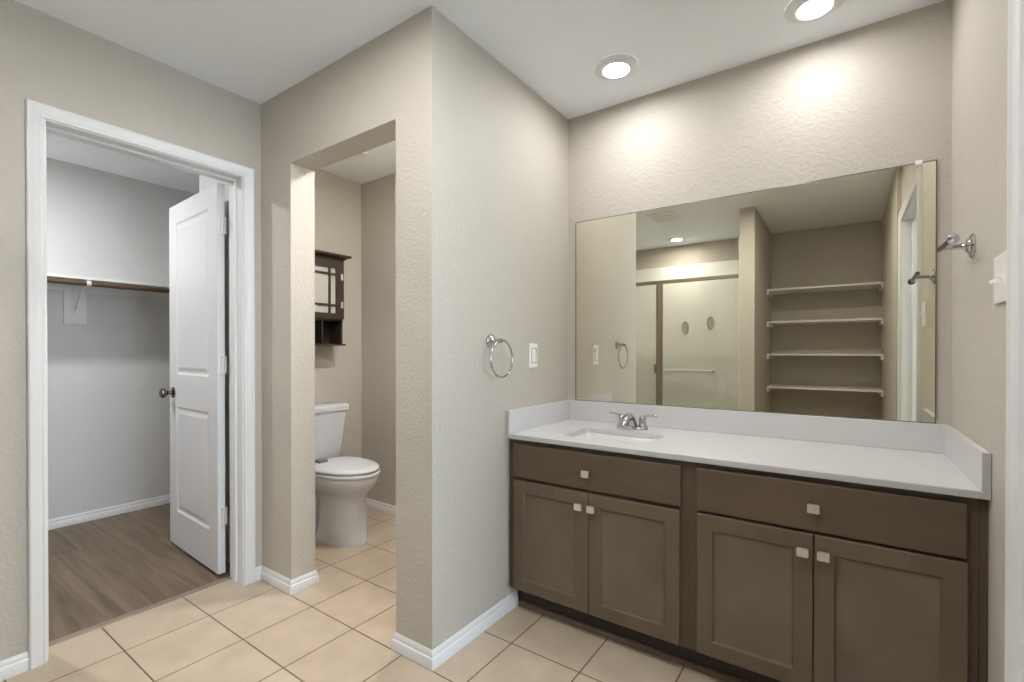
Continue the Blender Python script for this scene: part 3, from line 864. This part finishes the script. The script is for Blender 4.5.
# ------------------------------------------------------------------ shower (seen in the mirror)
SF = -1.350
st = thing('shower_stall', 'white moulded shower surround with pan behind the glass door', 'shower', (-0.37, -1.9, 0))
ZT = 2.195
obj('back_panel', B(XL+0.001, 0.476, YS+0.0005, YS+0.012, 0.10, ZT, bev=0.003), M['surround'], st)
obj('side_panel', B(XL+0.001, XL+0.012, YS+0.012, SF+0.05, 0.10, ZT, bev=0.003), M['surround_plain'], st)
obj('side_panel', B(0.465, 0.476, YS+0.012, SF+0.05, 0.10, ZT, bev=0.003), M['surround_plain'], st)
bm = bmesh.new()
box(bm, XL+0.001, 0.476, YS+0.001, SF+0.06, 0.0, 0.05, bev=0.004); box(bm, XL+0.001, 0.476, SF-0.06, SF+0.06, 0.05, 0.10, bev=0.008)
obj('pan', bm, M['surround_plain'], st)
en = thing('shower_enclosure', 'bronze framed clear glass shower enclosure seen in the mirror', 'shower door', (-0.37, SF, 0.10))
obj('header_rail', B(XL+0.012, 0.464, SF-0.02, SF+0.02, 1.838, 1.870, bev=0.003), M['bronze'], en)
obj('sill_rail', B(XL+0.012, 0.464, SF-0.02, SF+0.02, 0.10, 0.125, bev=0.003), M['bronze'], en)
bm = B(-0.258, -0.230, SF-0.016, SF+0.016, 0.125, 1.838, bev=0.002)
obj('post', bm, M['bronze'], en)
obj('fixed_pane', B(XL+0.013, -0.259, SF-0.003, SF+0.003, 0.125, 1.838), M['glass'], en)
dd = obj('door_frame', B(-0.289, -0.259, SF-0.004+0.006, SF+0.020, 0.128, 1.836, bev=0.002), M['bronze'], en)
obj('door_pane', B(-0.229, 0.463, SF-0.003, SF+0.003, 0.128, 1.836), M['glass'], en)
bm = B(-0.306, -0.288, SF+0.004, SF+0.030, 0.955, 1.04, bev=0.003)
obj('latch', bm, M['bronze'], en)
# things on the shower's back wall
bm = bmesh.new()
yb = YS+0.0122
tube(bm, [(-0.62, yb+0.045, 0.945), (0.003, yb+0.045, 0.945)], 0.014, 14)
for x in (-0.62, 0.003):
    lathe(bm, [(0.026, 0), (0.026, 0.012), (0.019, 0.018), (0.017, 0.058), (0, 0.060)], (x, yb, 0.945), (0, 1, 0), 18)
tag(obj('grab_bar', bm, M['surround_plain'], None, smooth=True), 'white horizontal bar on the shower back wall', 'grab bar')
for (x, z, lab) in ((-0.300, 1.452, 'grey oval disc on the shower back wall, left and lower of the two'), (-0.020, 1.499, 'grey oval disc on the shower back wall, right and higher of the two')):
    bm = bmesh.new()
    t = bmesh.new()
    loft(t, [[(0.040*k*math.cos(2*PI*i/32), 0.078*k*math.sin(2*PI*i/32), h) for i in range(32)] for k, h in ((1.0, 0), (1.0, 0.010), (0.92, 0.016), (0.74, 0.016), (0.68, 0.011))])
    merge(bm, t, Matrix.Translation((x, yb, z)) @ Matrix.Rotation(-PI/2, 4, 'X'))
    tag(obj('oval_disc', bm, M['disc'], None, smooth=40), lab, 'disc', 'oval discs in the shower')

# ------------------------------------------------------------------ ceiling lights and vent
def downlight(x, y, lab, rgb=(1.0, 0.982, 0.955, 1), k=1.0):
    t = thing('recessed_light', lab, 'ceiling light', (x, y, H), 'recessed ceiling lights')
    bm = bmesh.new()
    lathe(bm, [(0.0560, -0.008), (0.0565, -0.0160), (0.060, -0.0170), (0.066, -0.0165), (0.092, -0.0075), (0.0965, -0.0040), (0.0965, -0.0002)], (x, y, H), (0, 0, 1), 48, False, False)
    bmesh.ops.recalc_face_normals(bm, faces=bm.faces)
    obj('trim_ring', bm, M['trim'], t, smooth=60)
    bm = bmesh.new()
    lathe(bm, [(0, -0.0160), (0.040, -0.0157), (0.052, -0.0148), (0.0560, -0.0135), (0.0560, -0.0090)], (x, y, H), (0, 0, 1), 40, False, False)
    obj('lens', bm, emit('lamp_lens', rgb, E_LAMP*k), t, smooth=True)
    return t
downlight(0.405, 0.744, 'recessed ceiling light over the sink end of the vanity', rgb=(1, 1, 1, 1), k=0.95)
downlight(1.150, 0.800, 'recessed ceiling light over the right end of the vanity', rgb=(1, 1, 1, 1), k=0.70)
downlight(-0.305, -2.094, 'recessed shower ceiling light reflected in the mirror', k=1.6)
downlight(-0.450, 0.600, 'recessed ceiling light in the toilet room', k=4.2)
downlight(0.300, -0.550, 'recessed ceiling light in the middle of the bathroom', k=1.6)
downlight(0.950, -0.660, 'unseen fill light added on the ceiling in front of the shelf niche', k=2.2)  # made-up lamp out of view, added to brighten the niche
downlight(-0.250, -0.620, 'unseen fill light added on the ceiling in front of the closet doorway', k=1.15)  # extra lamp out of view, added only as fill for the room
downlight(-2.15, -0.95, 'recessed ceiling light inside the closet', (1.0, 0.995, 0.985, 1), 4.3)
ef = thing('exhaust_fan', 'white square exhaust fan grille on the toilet room ceiling', 'fan', (-1.37, 0.565, H))
bm = bmesh.new()
for a in ((-1.50, -1.24, 0.435, 0.465), (-1.50, -1.24, 0.665, 0.695), (-1.50, -1.47, 0.465, 0.665), (-1.27, -1.24, 0.465, 0.665)):
    box(bm, *a, H-0.020, H-0.0005, bev=0.005)
obj('frame', bm, M['vent'], ef)
for k in range(9):
    obj('slat', B(-1.47, -1.27, 0.470 + k*0.022, 0.482 + k*0.022, H-0.016, H-0.008), M['vent'], ef)
vt = thing('ceiling_vent', 'white louvred ceiling vent reflected in the mirror', 'vent', (-0.15, -1.13, H))
bm = bmesh.new()
vx0, vx1, vy0, vy1 = -0.285, -0.020, -1.285, -0.985
for a in ((vx0, vx1, vy0, vy0+0.03), (vx0, vx1, vy1-0.03, vy1), (vx0, vx0+0.03, vy0+0.03, vy1-0.03), (vx1-0.03, vx1, vy0+0.03, vy1-0.03)):
    box(bm, *a, H-0.014, H-0.0005, bev=0.003)
obj('frame', bm, M['vent'], vt)
obj('backing', B(vx0+0.03, vx1-0.03, vy0+0.03, vy1-0.03, H-0.002, H-0.0004), M['dark'], vt)
for k in range(7):
    t = bmesh.new(); box(t, -0.1025, 0.1025, -0.011, 0.011, -0.0012, 0.0012)
    bm = bmesh.new(); merge(bm, t, Matrix.Translation((-0.1525, -1.240 + k*0.035, H-0.0100)) @ Matrix.Rotation(math.radians(35), 4, 'X'))
    obj('slat', bm, M['vent'], vt)
